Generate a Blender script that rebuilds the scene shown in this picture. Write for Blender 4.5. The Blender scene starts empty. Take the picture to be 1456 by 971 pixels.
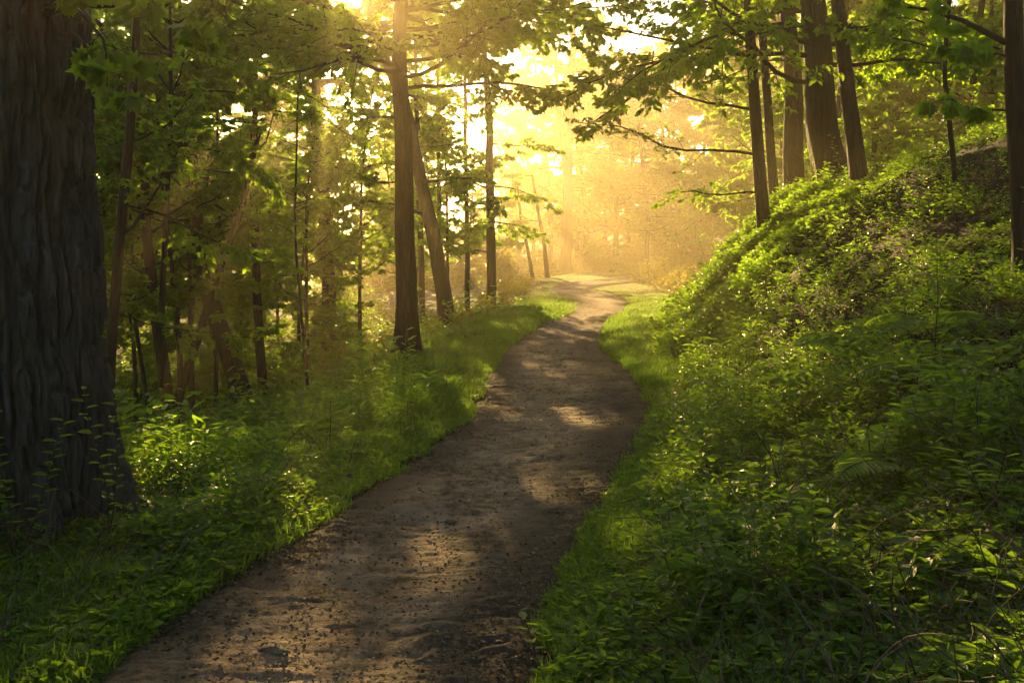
import bpy, math
import numpy as np
R = math.radians
rng = np.random.default_rng(11)
SC = bpy.context.scene
COL = SC.collection

# ------------------------------------------------------------------ camera, sky, sun, exposure
CAM_Z = 1.7; F_PX = 1400.0; PITCH = math.atan(110.5 / F_PX)
cd = bpy.data.cameras.new('camera'); cam = bpy.data.objects.new('camera', cd); COL.objects.link(cam)
cd.sensor_width = 36; cd.lens = 36 * F_PX / 1456; cd.clip_start = 0.05; cd.clip_end = 2000
cam.location = (0, 0, CAM_Z); cam.rotation_euler = (R(90) - PITCH, 0, 0)
SC.camera = cam
SUN_AZ = R(-10.0); SUN_EL = R(15.0)          # sun stands left of the view axis, low behind the trees
w = bpy.data.worlds.new('World'); SC.world = w; w.use_nodes = True
nt = w.node_tree; bg = nt.nodes['Background']
sky = nt.nodes.new('ShaderNodeTexSky'); sky.sky_type = 'NISHITA'; sky.sun_disc = False
sky.sun_elevation = SUN_EL; sky.sun_rotation = SUN_AZ; sky.dust_density = 1.2; sky.air_density = 1.0; sky.ozone_density = 1.6
nt.links.new(sky.outputs['Color'], bg.inputs['Color']); bg.inputs['Strength'].default_value = 0.05
sd = bpy.data.lights.new('sun', 'SUN'); sun = bpy.data.objects.new('sun', sd); COL.objects.link(sun)
sd.energy = 5.0; sd.angle = R(0.6); sd.color = (1.0, 0.66, 0.23)
sun.rotation_euler = (R(90) - SUN_EL, 0, math.pi - SUN_AZ)   # light travels from the sun towards the camera
vs = SC.view_settings; vs.view_transform = 'Standard'; vs.look = 'None'; vs.gamma = 1; vs.use_curve_mapping = False
vs.exposure = 2.0
SC.render.engine = 'CYCLES'; cy = SC.cycles
cy.use_denoising = True; cy.denoiser = 'OPENIMAGEDENOISE'
cy.max_bounces = 6; cy.diffuse_bounces = 3; cy.glossy_bounces = 2; cy.transmission_bounces = 4
cy.volume_bounces = 1; cy.transparent_max_bounces = 6
cy.sample_clamp_indirect = 4.0; cy.caustics_reflective = False; cy.caustics_refractive = False
HAZE_DENSITY = 0.0027; HAZE_G = 0.70

def at(px, py, d):
    """point of the place seen at (px, py) of the photograph at depth d in front of the camera"""
    cx = px - 728; cyy = -(py - 485.5)
    c, s = math.cos(PITCH), math.sin(PITCH)
    Y = F_PX * c + cyy * s; Z = -F_PX * s + cyy * c
    return np.array([cx * d / Y, d, CAM_Z + Z * d / Y])

# ------------------------------------------------------------------ noise
def _h(ix, iy, iz, seed):
    n = (ix * 374761393 + iy * 668265263 + iz * 2147483647 + seed * 144665) & 0xffffffff
    n = ((n ^ (n >> 13)) * 1274126177) & 0xffffffff
    n = ((n ^ (n >> 16)) * 2246822519) & 0xffffffff
    return ((n ^ (n >> 15)) & 0xffffff) / float(0xffffff)
def vnoise(x, y, z=0.0, seed=0):
    x, y, z = np.broadcast_arrays(np.asarray(x, float), np.asarray(y, float), np.asarray(z, float))
    ix = np.floor(x).astype(np.int64); iy = np.floor(y).astype(np.int64); iz = np.floor(z).astype(np.int64)
    fx = x - ix; fy = y - iy; fz = z - iz
    fx = fx * fx * (3 - 2 * fx); fy = fy * fy * (3 - 2 * fy); fz = fz * fz * (3 - 2 * fz)
    def L(dz):
        a = _h(ix, iy, iz + dz, seed); b = _h(ix + 1, iy, iz + dz, seed)
        c = _h(ix, iy + 1, iz + dz, seed); d = _h(ix + 1, iy + 1, iz + dz, seed)
        return (a + (b - a) * fx) * (1 - fy) + (c + (d - c) * fx) * fy
    if not np.any(fz): return L(0)
    return L(0) * (1 - fz) + L(1) * fz
def fbm(x, y, z=0.0, oct=4, seed=0, gain=0.5):
    v = 0; a = 1; t = 0; k = 1
    for i in range(oct):
        v = v + a * vnoise(np.asarray(x) * k, np.asarray(y) * k, np.asarray(z) * k, seed + i * 17); t += a; a *= gain; k *= 2.03
    return v / t
def sstep(a, b, x):
    t = np.clip((x - a) / (b - a), 0, 1); return t * t * (3 - 2 * t)

# ------------------------------------------------------------------ lie of the land
def table(pts, smooth=1.0):
    xs = np.arange(-10, 400, 0.25); p = np.array(pts, float)
    ys = np.interp(xs, p[:, 0], p[:, 1])
    k = np.exp(-0.5 * (np.arange(-16, 17) * 0.25 / smooth) ** 2); k /= k.sum()
    ys = np.convolve(np.pad(ys, 16, mode='edge'), k, 'valid')
    return lambda y: np.interp(y, xs, ys)
PL = table([(-10, -1.5), (2, -1.9), (4, -1.76), (5.2, -1.62), (7.3, -1.05), (10.6, -0.5), (14.4, -0.4), (19, -0.18), (25, 0.75), (30, 1.86), (35, 2.3), (40, 2.25), (43, 1.9), (46, 1.75), (49, 2.3), (52, 3.6), (55, 6.0), (60, 12), (70, 24), (110, 70)], 0.6)
PR = table([(-10, 0), (2, -0.05), (4, 0.07), (5.2, 0.25), (7.3, 0.76), (10.6, 1.5), (14.4, 1.85), (19, 1.72), (25, 2.4), (30, 3.4), (35, 4.2), (40, 4.2), (43, 3.75), (46, 3.4), (49, 4.5), (52, 6.7), (55, 9.8), (60, 17.5), (70, 29), (110, 75)], 0.6)
ZP = table([(-10, 0), (15, 0), (20, 0.05), (25, 0.15), (30, 0.24), (40, 0.40), (46, 0.55), (49, 0.67), (52, 0.84), (55, 1.00), (58, 1.13), (64, 1.25), (90, 1.5), (400, 3)], 1.2)
TOE = table([(-10, 0.3), (0, 0.5), (4, 0.75), (7, 1.35), (10, 2.05), (14, 2.5), (17, 2.7), (20, 3.1), (24, 4.6), (28, 6.2), (35, 8.2), (45, 9), (50, 11), (55, 15), (60, 22), (75, 32), (110, 60), (400, 90)], 1.0)
S1 = table([(-10, 0.42), (0, 0.42), (6, 0.48), (10, 0.6), (13, 0.95), (15, 1.4), (19, 1.5), (24, 1.1), (35, 0.6), (60, 0.35), (400, 0.2)], 1.0)
HC = table([(-10, 5), (8, 4.2), (12, 3.0), (15, 2.55), (20, 2.5), (30, 2.6), (50, 2.4), (400, 2)], 1.0)
LV = table([(-10, -5.2), (5, -4.8), (6.5, -4.3), (8, -3.0), (9, -2.2), (11, -1.8), (14, -1.6), (18, -1.75), (22, -1.6), (28, -0.6), (34, 0.3), (45, 0), (60, 1.6), (80, 6), (400, 80)], 0.8)
DEP = table([(-10, 2.4), (10, 3.0), (24, 3.0), (36, 2.2), (50, 1.4), (80, 0.6), (400, 0.2)], 2)
def H(x, y, rough=True):
    x = np.asarray(x, float); y = np.asarray(y, float)
    v = x - TOE(y); v = (np.sqrt(v * v + 0.12) + v) / 2
    s1, hc = S1(y), HC(y)
    a = s1 * v; b = hc + 0.36 * (v - hc / s1)
    k = 0.35; m = -np.log(np.exp(-a / k) + np.exp(-b / k)) * k
    m = np.where(b > a + 4, a, m) + k * math.log(1.0)
    m = 9.0 * np.tanh(np.maximum(m, -1) / 9.0)
    u = LV(y) - x; u = (np.sqrt(u * u + 0.3) + u) / 2
    dp = DEP(y); fall = dp * np.tanh(0.45 * u / dp) + 0.0
    z = ZP(y) + m - fall + 6.0 * sstep(88, 165, y)
    mid = (PL(y) + PR(y)) / 2; hw = (PR(y) - PL(y)) / 2
    off = np.clip((np.abs(x - mid) - hw) / 0.5, 0, 1)
    off = off * (1 - .9 * sstep(30, 46, y) * (1 - sstep(80, 100, y)))
    z = z + 0.07 * off
    if rough:
        z = z + off * (0.22 * (fbm(x * 0.9, y * 0.9, 0, 3, 5) - 0.5)) + off * 0.06 * (fbm(x * 4, y * 4, 0, 2, 9) - 0.5) \
            + np.clip(m, 0, 1.5) * 0.25 * (fbm(x * 1.6 + 7, y * 1.6, 0, 3, 23) - 0.5)
    return z
def slope_n(x, y):
    e = 0.08
    gx = (H(x + e, y) - H(x - e, y)) / (2 * e); gy = (H(x, y + e) - H(x, y - e)) / (2 * e)
    n = np.stack([-gx, -gy, np.ones_like(gx)], -1)
    return n / np.linalg.norm(n, axis=-1, keepdims=True)

# ------------------------------------------------------------------ mesh helpers
def mesh(name, V, faces, mat, parent=None, smooth=False, rnd=None, link=True):
    """faces: list of (F,k) index arrays"""
    me = bpy.data.meshes.new(name)
    V = np.ascontiguousarray(V, dtype=np.float32).reshape(-1, 3)
    faces = [np.asarray(f, dtype=np.int32) for f in faces if len(f)]
    loops = np.concatenate([f.ravel() for f in faces])
    tot = np.concatenate([np.full(len(f), f.shape[1], dtype=np.int32) for f in faces])
    start = np.concatenate([[0], np.cumsum(tot)[:-1]]).astype(np.int32)
    me.vertices.add(len(V)); me.vertices.foreach_set('co', V.ravel())
    me.loops.add(len(loops)); me.loops.foreach_set('vertex_index', loops)
    me.polygons.add(len(tot)); me.polygons.foreach_set('loop_start', start)
    me.polygons.foreach_set('use_smooth', np.full(len(tot), smooth, dtype=bool))
    if rnd is not None:
        at_ = me.attributes.new('rnd', 'FLOAT', 'POINT'); at_.data.foreach_set('value', np.ascontiguousarray(rnd, dtype=np.float32))
    me.update(calc_edges=True)
    me.materials.append(mat)
    o = bpy.data.objects.new(name, me)
    if link: COL.objects.link(o)
    if parent is not None: o.parent = parent
    return o
def thing(name, label, cat, loc, group=None, rz=0):
    o = bpy.data.objects.new(name, None); COL.objects.link(o)
    o.empty_display_size = 0.2; o.location = tuple(float(q) for q in loc); o.rotation_euler = (0, 0, rz)
    o['label'] = label; o['category'] = cat
    if group: o['group'] = group
    return o
def copy_thing(root, loc, rz, sc, label=None):
    r = root.copy(); COL.objects.link(r); r.location = tuple(float(q) for q in loc); r.rotation_euler = (0, 0, rz); r.scale = sc
    if label: r['label'] = label
    for ch in list(root.children):
        c = ch.copy(); COL.objects.link(c); c.parent = r
    return r
def unit(v): return v / np.maximum(np.linalg.norm(v, axis=-1, keepdims=True), 1e-9)

class Bag:
    """collects vertex/face batches into one mesh"""
    def __init__(s): s.V = []; s.F = {}; s.r = []; s.n = 0
    def add(s, V, faces, rnd=None):
        V = np.asarray(V, float).reshape(-1, 3)
        for f in faces:
            f = np.asarray(f); s.F.setdefault(f.shape[1], []).append(f + s.n)
        s.V.append(V); s.r.append(np.zeros(len(V)) if rnd is None else rnd); s.n += len(V)
    def build(s, name, mat, parent=None, smooth=False, origin=None):
        if not s.n: return None
        V = np.concatenate(s.V)
        if origin is not None: V = V - np.asarray(origin)
        return mesh(name, V, [np.concatenate(f) for f in s.F.values()], mat, parent, smooth, np.concatenate(s.r))

def tubes(bag, P, Rd, n=6, rnd=0.5):
    """P (B,K,3) polylines, Rd (B,K) radii"""
    P = np.asarray(P, float); B, K, _ = P.shape
    T = unit(np.gradient(P, axis=1))
    mt = unit(T.mean(1)); ref = np.where(np.abs(mt[:, 2:3]) > 0.75, np.array([[1., 0.1, 0]]), np.array([[0, 0.05, 1.]]))
    A = unit(np.cross(T, ref[:, None, :])); Bn = np.cross(T, A)
    th = np.linspace(0, 2 * np.pi, n, endpoint=False)
    V = P[:, :, None, :] + Rd[:, :, None, None] * (np.cos(th)[None, None, :, None] * A[:, :, None, :] + np.sin(th)[None, None, :, None] * Bn[:, :, None, :])
    idx = np.arange(B * K * n).reshape(B, K, n)
    a = idx[:, :-1, :]; b = np.roll(a, -1, axis=2); c = idx[:, 1:, :]; d = np.roll(c, -1, axis=2)
    bag.add(V, [np.stack([a, b, d, c], -1).reshape(-1, 4)], np.full(B * K * n, rnd))

# leaf outlines: x along the leaf (0..1), y across, z lift
LEAF = (np.array([[0, 0, 0], [.28, .27, .07], [.68, .22, .03], [1, 0, -.10], [.68, -.22, .03], [.28, -.27, .07]]), [[0, 1, 2, 3], [0, 3, 4, 5]])
LANCE = (np.array([[0, 0, 0], [.3, .13, .03], [.7, .10, 0], [1, 0, -.12], [.7, -.10, 0], [.3, -.13, .03]]), [[0, 1, 2, 3], [0, 3, 4, 5]])
SIMPLE = (np.array([[0, 0, 0], [.45, .30, .06], [1, 0, -.08], [.45, -.30, .06]]), [[0, 1, 2, 3]])
_mo = [(0, 0), (.10, .20), (-.05, .42), (.22, .36), (.30, .62), (.46, .34), (.62, .44), (.66, .22), (1.0, 0)]
_mv = [(0.35, 0, -0.02)] + [(a, b, .05 * b) for a, b in _mo] + [(a, -b, .05 * b) for a, b in _mo[-2:0:-1]]
MAPLE = (np.array(_mv), [[0, i, i + 1] for i in range(1, len(_mv) - 1)] + [[0, len(_mv) - 1, 1]])
MAPLE_LITE = (MAPLE[0], MAPLE[1])
def leaves(bag, pos, d, nrm, size, tpl=LEAF, rnd=None):
    """pos, d, nrm (N,3), size (N,)"""
    N = len(pos)
    if N == 0: return
    T, F = tpl
    d = unit(d); s = unit(np.cross(nrm, d)); nn = np.cross(d, s)
    V = pos[:, None, :] + size[:, None, None] * (T[None, :, 0:1] * d[:, None, :] + T[None, :, 1:2] * s[:, None, :] + T[None, :, 2:3] * nn[:, None, :])
    k = len(T); F_ = np.array(F)
    faces = (np.arange(N) * k)[:, None, None] + F_[None]
    if rnd is None: rnd = rng.random(N)
    bag.add(V, [faces.reshape(-1, F_.shape[1])], np.repeat(rnd, k))

# ------------------------------------------------------------------ materials
def new_mat(name):
    m = bpy.data.materials.new(name); m.use_nodes = True; n = m.node_tree; n.nodes.clear()
    out = n.nodes.new('ShaderNodeOutputMaterial'); return m, n, out
def N(n, t, **kw):
    x = n.nodes.new('ShaderNode' + t)
    for k, v in kw.items():
        if k in x.inputs.keys(): x.inputs[k].default_value = v
        else: setattr(x, k, v)
    return x
def ramp(n, stops):
    r = n.nodes.new('ShaderNodeValToRGB'); e = r.color_ramp.elements
    while len(e) < len(stops): e.new(0.5)
    for i, (p, c) in enumerate(stops): e[i].position = p; e[i].color = (*c, 1)
    return r
def leaf_mat(name, dark, mid, light, trans, rough=0.45, tmix=0.5, spec=0.4):
    m, n, out = new_mat(name); L = n.links.new
    a = N(n, 'Attribute', attribute_name='rnd')
    r = ramp(n, [(0.0, dark), (0.55, mid), (1.0, light)]); L(a.outputs['Fac'], r.inputs[0])
    p = N(n, 'BsdfPrincipled'); p.inputs['Roughness'].default_value = rough; p.inputs['Specular IOR Level'].default_value = spec
    L(r.outputs[0], p.inputs['Base Color'])
    t = N(n, 'BsdfTranslucent')
    tr = ramp(n, [(0.0, tuple(q * 0.55 for q in trans)), (1.0, trans)]); L(a.outputs['Fac'], tr.inputs[0]); L(tr.outputs[0], t.inputs[0])
    mx = N(n, 'MixShader'); mx.inputs[0].default_value = tmix
    L(p.outputs[0], mx.inputs[1]); L(t.outputs[0], mx.inputs[2]); L(mx.outputs[0], out.inputs[0]); return m
M_CANOPY = leaf_mat('canopy_leaf', (.016, .052, .008), (.032, .090, .012), (.08, .16, .02), (.52, .82, .03), 0.5, 0.6)
M_NEARLEAF = leaf_mat('near_leaf', (.022, .07, .010), (.045, .115, .014), (.08, .17, .02), (.52, .82, .03), 0.4, 0.6)
M_FERN = leaf_mat('fern_leaf', (.05, .12, .015), (.08, .17, .02), (.13, .22, .03), (.50, .78, .04), 0.45, 0.5)
M_HERB = leaf_mat('herb_leaf', (.014, .046, .009), (.03, .095, .014), (.08, .18, .025), (.46, .78, .03), 0.42, 0.48, 0.55)
M_GRASS = leaf_mat('grass_blade', (.026, .080, .012), (.045, .135, .018), (.10, .19, .03), (.36, .64, .04), 0.5, 0.5)
M_SHRUB = leaf_mat('shrub_leaf', (.03, .06, .008), (.06, .09, .012), (.13, .14, .02), (.65, .60, .03), 0.45, 0.5)
M_LITTER = leaf_mat('dead_leaf', (.06, .044, .032), (.16, .118, .084), (.28, .21, .15), (.12, .07, .03), 0.75, 0.12, 0.2)

def bark_mat(name, c1, c2, scale=1.0, bump=0.6, moss=0.0):
    m, n, out = new_mat(name); L = n.links.new
    tc = N(n, 'TexCoord'); mp = N(n, 'Mapping'); mp.inputs['Scale'].default_value = (14 * scale, 14 * scale, 2.2 * scale)
    L(tc.outputs['Object'], mp.inputs[0])
    n1 = N(n, 'TexNoise'); n1.inputs['Scale'].default_value = 1.6; n1.inputs['Detail'].default_value = 6; n1.inputs['Roughness'].default_value = 0.65
    L(mp.outputs[0], n1.inputs['Vector'])
    vo = N(n, 'TexVoronoi'); vo.feature = 'DISTANCE_TO_EDGE'; vo.inputs['Scale'].default_value = 1.0
    mixv = N(n, 'MixRGB'); mixv.blend_type = 'ADD'; mixv.inputs[0].default_value = 0.9
    L(mp.outputs[0], mixv.inputs[1]); L(n1.outputs['Color'], mixv.inputs[2]); L(mixv.outputs[0], vo.inputs['Vector'])
    r = ramp(n, [(0.25, c1), (0.75, c2)]); L(n1.outputs[0], r.inputs[0])
    n2 = N(n, 'TexNoise'); n2.inputs['Scale'].default_value = 2.0; L(tc.outputs['Object'], n2.inputs['Vector'])
    mr = ramp(n, [(0.55, (0, 0, 0)), (0.72, (moss, moss, moss))]); L(n2.outputs[0], mr.inputs[0])
    mm = N(n, 'MixRGB'); mm.inputs[2].default_value = (.04, .06, .015, 1); L(mr.outputs[0], mm.inputs[0]); L(r.outputs[0], mm.inputs[1])
    p = N(n, 'BsdfPrincipled'); p.inputs['Roughness'].default_value = 0.8; p.inputs['Specular IOR Level'].default_value = 0.35
    L(mm.outputs[0], p.inputs['Base Color'])
    vr = ramp(n, [(0.0, (0, 0, 0)), (0.22, (1, 1, 1))]); L(vo.outputs['Distance'], vr.inputs[0])
    ad = N(n, 'Math'); ad.operation = 'MULTIPLY_ADD'; ad.inputs[1].default_value = 0.7; L(vr.outputs[0], ad.inputs[0]); L(n1.outputs[0], ad.inputs[2])
    b = N(n, 'Bump'); b.inputs['Strength'].default_value = bump; b.inputs['Distance'].default_value = 0.06; L(ad.outputs[0], b.inputs['Height'])
    L(b.outputs[0], p.inputs['Normal']); L(p.outputs[0], out.inputs[0]); return m
M_BARK = bark_mat('grey_brown_bark', (.022, .017, .013), (.072, .056, .043), 1.0, 0.8, 0.5)
M_BARK_OLD = bark_mat('old_furrowed_bark', (.028, .026, .024), (.13, .122, .112), 0.75, 0.6, 0.15)
M_TWIG = bark_mat('twig_bark', (.035, .026, .018), (.08, .06, .04), 2.0, 0.2)

def soil_mat(name, stops, sc, bump, bd, rough=0.85, spec=0.3, shoulder=None):
    m, n, out = new_mat(name); L = n.links.new
    tc = N(n, 'TexCoord')
    n1 = N(n, 'TexNoise'); n1.inputs['Scale'].default_value = sc; n1.inputs['Detail'].default_value = 9; n1.inputs['Roughness'].default_value = 0.68
    L(tc.outputs['Object'], n1.inputs['Vector'])
    n3 = N(n, 'TexNoise'); n3.inputs['Scale'].default_value = sc * 0.16; n3.inputs['Detail'].default_value = 4; L(tc.outputs['Object'], n3.inputs['Vector'])
    mxx = N(n, 'MixRGB'); mxx.inputs[0].default_value = 0.45; L(n1.outputs[0], mxx.inputs[1]); L(n3.outputs[0], mxx.inputs[2])
    r = ramp(n, stops); L(mxx.outputs[0], r.inputs[0])
    n2 = N(n, 'TexNoise'); n2.inputs['Scale'].default_value = sc * 7; n2.inputs['Detail'].default_value = 6; L(tc.outputs['Object'], n2.inputs['Vector'])
    p = N(n, 'BsdfPrincipled'); p.inputs['Roughness'].default_value = rough; p.inputs['Specular IOR Level'].default_value = spec
    if shoulder:     # darker loose gravel away from the trodden middle
        at_ = N(n, 'Attribute', attribute_name='rnd'); sm = N(n, 'MixRGB'); sm.blend_type = 'MIX'; sm.inputs[2].default_value = (*shoulder, 1)
        mf = N(n, 'Math'); mf.operation = 'MULTIPLY_ADD'; mf.inputs[1].default_value = 1.6; mf.inputs[2].default_value = -.55; ad0 = N(n, 'Math'); ad0.operation = 'ADD'; ad0.use_clamp = True
        L(n3.outputs[0], mf.inputs[0]); L(mf.outputs[0], ad0.inputs[0]); L(at_.outputs['Fac'], ad0.inputs[1])
        gt = N(n, 'Math'); gt.operation = 'MULTIPLY'; gt.use_clamp = True; L(ad0.outputs[0], gt.inputs[0]); L(at_.outputs['Fac'], gt.inputs[1])
        L(gt.outputs[0], sm.inputs[0]); L(r.outputs[0], sm.inputs[1]); L(sm.outputs[0], p.inputs['Base Color'])
    else: L(r.outputs[0], p.inputs['Base Color'])
    ad = N(n, 'Math'); ad.operation = 'MULTIPLY_ADD'; ad.inputs[1].default_value = 0.35; L(n2.outputs[0], ad.inputs[0]); L(n1.outputs[0], ad.inputs[2])
    b = N(n, 'Bump'); b.inputs['Strength'].default_value = bump; b.inputs['Distance'].default_value = bd; L(ad.outputs[0], b.inputs['Height'])
    L(b.outputs[0], p.inputs['Normal']); L(p.outputs[0], out.inputs[0]); return m
M_SOIL = soil_mat('forest_soil', [(.3, (.008, .006, .004)), (.5, (.020, .014, .009)), (.7, (.040, .029, .018))], 5, 0.9, 0.05)
M_PATH = soil_mat('trodden_earth', [(.38, (.085, .060, .045)), (.5, (.31, .222, .168)), (.62, (.50, .37, .285))], 9, 1.0, 0.05, 0.9, 0.2, (.11, .088, .074))
M_STONE = soil_mat('grey_stone', [(.4, (.07, .058, .048)), (.6, (.20, .17, .14))], 14, 0.9, 0.02, 0.85)

# ------------------------------------------------------------------ ground and path
def axis(lims):
    out = []
    for a, b, n in lims: out.append(np.linspace(a, b, n, endpoint=False))
    return np.concatenate(out + [np.array([lims[-1][1]])])
gx = axis([(-170, -40, 26), (-40, -14, 52), (-14, 14, 330), (14, 40, 80), (40, 170, 26)])
gy = axis([(-24, 0, 20), (0, 24, 300), (24, 70, 180), (70, 230, 60)])
GX, GY = np.meshgrid(gx, gy); GZ = H(GX, GY)
mid = (PL(GY) + PR(GY)) / 2; hw = (PR(GY) - PL(GY)) / 2
GZ = GZ - 0.10 * (1 - sstep(0.9, 1.15, np.abs(GX - mid) / hw)) * (GY < 80)
ny, nx = GX.shape; idx = np.arange(nx * ny).reshape(ny, nx)
q = np.stack([idx[:-1, :-1], idx[:-1, 1:], idx[1:, 1:], idx[1:, :-1]], -1).reshape(-1, 4)
g = mesh('ground', np.stack([GX, GY, GZ], -1), [q], M_SOIL, smooth=True); g['kind'] = 'structure'

# path: a strip with footworn relief, its edges sinking under the verges
rows = [1.2]
while rows[-1] < 92: rows.append(rows[-1] + max(0.012, 0.0030 * rows[-1]))
py_ = np.array(rows); un = np.linspace(-1.22, 1.22, 190)
U, Yp = np.meshgrid(un, py_)
mid = (PL(Yp) + PR(Yp)) / 2; hw = (PR(Yp) - PL(Yp)) / 2
wob = 1 + 0.10 * (fbm(Yp * 1.3, np.sign(U) * 5, 0, 3, 77) - 0.5)
Xp = mid + U * hw * wob
edge = sstep(0.85, 1.22, np.abs(U))
relief = 0.060 * (fbm(Xp * 1.3, Yp * 2.2, 0, 3, 31) - 0.5) + 0.036 * (fbm(Xp * 4, Yp * 13, 0, 4, 37) - 0.5)
rg = fbm(Xp * 3.2 + 2 * fbm(Xp, Yp, 0, 2, 3), Yp * 8.5, 0, 3, 41)
relief += 0.022 * (1 - sstep(0.0, 0.12, np.abs(rg - 0.5))) * sstep(.45, .7, vnoise(Xp * .9, Yp * .9, 0, 8))
relief += 0.020 * np.abs(fbm(Xp * 16, Yp * 24, 0, 2, 43) - 0.5) * (0.3 + 1.3 * sstep(0.4, 1.0, np.abs(U)))
relief -= 0.018 * np.exp(-((U + 0.1) / 0.45) ** 2)
Zp = H(Xp, Yp, False) + 0.012 + .05 * sstep(32, 46, Yp) + relief - 0.09 * edge
ny, nx = U.shape; idx = np.arange(nx * ny).reshape(ny, nx)
q = np.stack([idx[:-1, :-1], idx[:-1, 1:], idx[1:, 1:], idx[1:, :-1]], -1).reshape(-1, 4)
pth = mesh('path', np.stack([Xp, Yp, Zp], -1), [q], M_PATH, smooth=True, rnd=sstep(.15, .85, np.abs(U + .12)).ravel()); pth['kind'] = 'structure'

# ------------------------------------------------------------------ haze
hz, n, out = new_mat('haze_air')
pv = N(n, 'VolumePrincipled'); pv.inputs['Color'].default_value = (1.0, 0.84, 0.56, 1); pv.inputs['Density'].default_value = HAZE_DENSITY
pv.inputs['Anisotropy'].default_value = HAZE_G; n.links.new(pv.outputs[0], out.inputs['Volume'])
x0, x1, y0, y1, z0, z1 = -172, 172, -26, 232, -5.5, 28
hv = np.array([[x, y, z] for x in (x0, x1) for y in (y0, y1) for z in (z0, z1)], float)
hf = [[0, 1, 3, 2], [4, 6, 7, 5], [0, 4, 5, 1], [2, 3, 7, 6], [0, 2, 6, 4], [1, 5, 7, 3]]
hb = mesh('haze', hv, [np.array(hf)], hz); hb['kind'] = 'stuff'

# ------------------------------------------------------------------ branch growth (all batches of polylines)
def grow(st, d, ln, K=6, wander=0.12, grav=0.0):
    B = len(st); P = np.zeros((B, K, 3)); P[:, 0] = st; d = unit(np.array(d, float))
    for k in range(1, K):
        P[:, k] = P[:, k - 1] + d * (ln / (K - 1))[:, None]
        d = unit(d + rng.normal(0, wander, (B, 3)) + np.array([0, 0, grav]))
    return P
def kids(P, m, ang, lenf, t0=0.2, t1=1.0, flat=0.35):
    B, K, _ = P.shape
    t = (t0 + (t1 - t0) * (np.arange(m)[None, :] + rng.random((B, m)) * 0.8) / m) * (K - 1)
    t = np.clip(t, 0, K - 1.001); i = t.astype(int); f = (t - i)[..., None]
    bi = np.arange(B)[:, None]
    st = P[bi, i] * (1 - f) + P[bi, i + 1] * f; dr = unit(P[bi, i + 1] - P[bi, i])
    side = unit(np.cross(dr, np.array([0, 0, 1.0])) + 1e-6); sg = np.where(np.arange(m) % 2 == 0, 1, -1)[None, :, None]
    upv = np.cross(side, dr)
    a = (ang + rng.normal(0, 0.18, (B, m)))[..., None]; roll = rng.normal(0, flat, (B, m))[..., None]
    cd_ = np.cos(a) * dr + np.sin(a) * (side * sg * np.cos(roll) + upv * np.sin(roll))
    tt = (t / (K - 1))
    ln = lenf * (1 - 0.6 * tt) * rng.uniform(0.65, 1.2, (B, m))
    plen = np.linalg.norm(np.diff(P, axis=1), axis=2).sum(1)[:, None]
    return st.reshape(-1, 3), cd_.reshape(-1, 3), (ln * plen).ravel(), tt.ravel()
def leaf_on(bag, P, m, size, tpl, droop=0.25, jit=0.45, t0=0.15, clump=None):
    B, K, _ = P.shape
    st, d, _, tt = kids(P, m, 0.9, 1.0, t0, 1.0, 0.3)
    Nn = len(st)
    d = unit(d + rng.normal(0, 0.25, (Nn, 3)) + np.array([0, 0, -droop]))
    nrm = unit(np.array([0, 0, 1.0]) + rng.normal(0, jit, (Nn, 3)))
    sz = size * rng.uniform(0.6, 1.15, Nn)
    c = vnoise(st[:, 0] * 1.1, st[:, 1] * 1.1, st[:, 2] * 1.1, 3)
    leaves(bag, st, d, nrm, sz, tpl, np.clip(0.55 * c + 0.5 * rng.random(Nn), 0, 1))
def spray(wood, crown, st, d, ln, r0, leaf=0.10, n1=12, n2=6, n3=8, K0=9, tpl=LEAF, grav=-0.02, droop=0.45, t0=0.22, fr=(0.34, 0.36), jit=0.85):
    """one limb with branchlets and leafy twigs"""
    P0 = grow(np.array([st]), np.array([d]), np.array([ln]), K0, 0.14, grav)
    tubes(wood, P0, r0 * np.linspace(1, 0.18, K0)[None, :], 7)
    s, dd, l, tt = kids(P0, n1, 0.85, fr[0], t0, 1.0, 0.5)
    P1 = grow(s, dd, l, 6, 0.13, -0.03)
    tubes(wood, P1, (r0 * 0.32 * (1 - 0.6 * tt))[:, None] * np.linspace(1, 0.25, 6)[None, :], 4)
    s, dd, l, tt = kids(P1, n2, 0.8, fr[1], 0.15, 1.0, 0.6)
    P2 = grow(s, dd, l, 4, 0.15, -0.03)
    tubes(wood, P2, np.full((len(s), 1), max(r0 * 0.07, 0.0025)) * np.linspace(1, 0.4, 4)[None, :], 3)
    leaf_on(crown, P2, n3, leaf, tpl, droop, jit); leaf_on(crown, P1[:, 2:], max(3, n3 // 2), leaf, tpl, droop, jit)
    return P0
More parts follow.
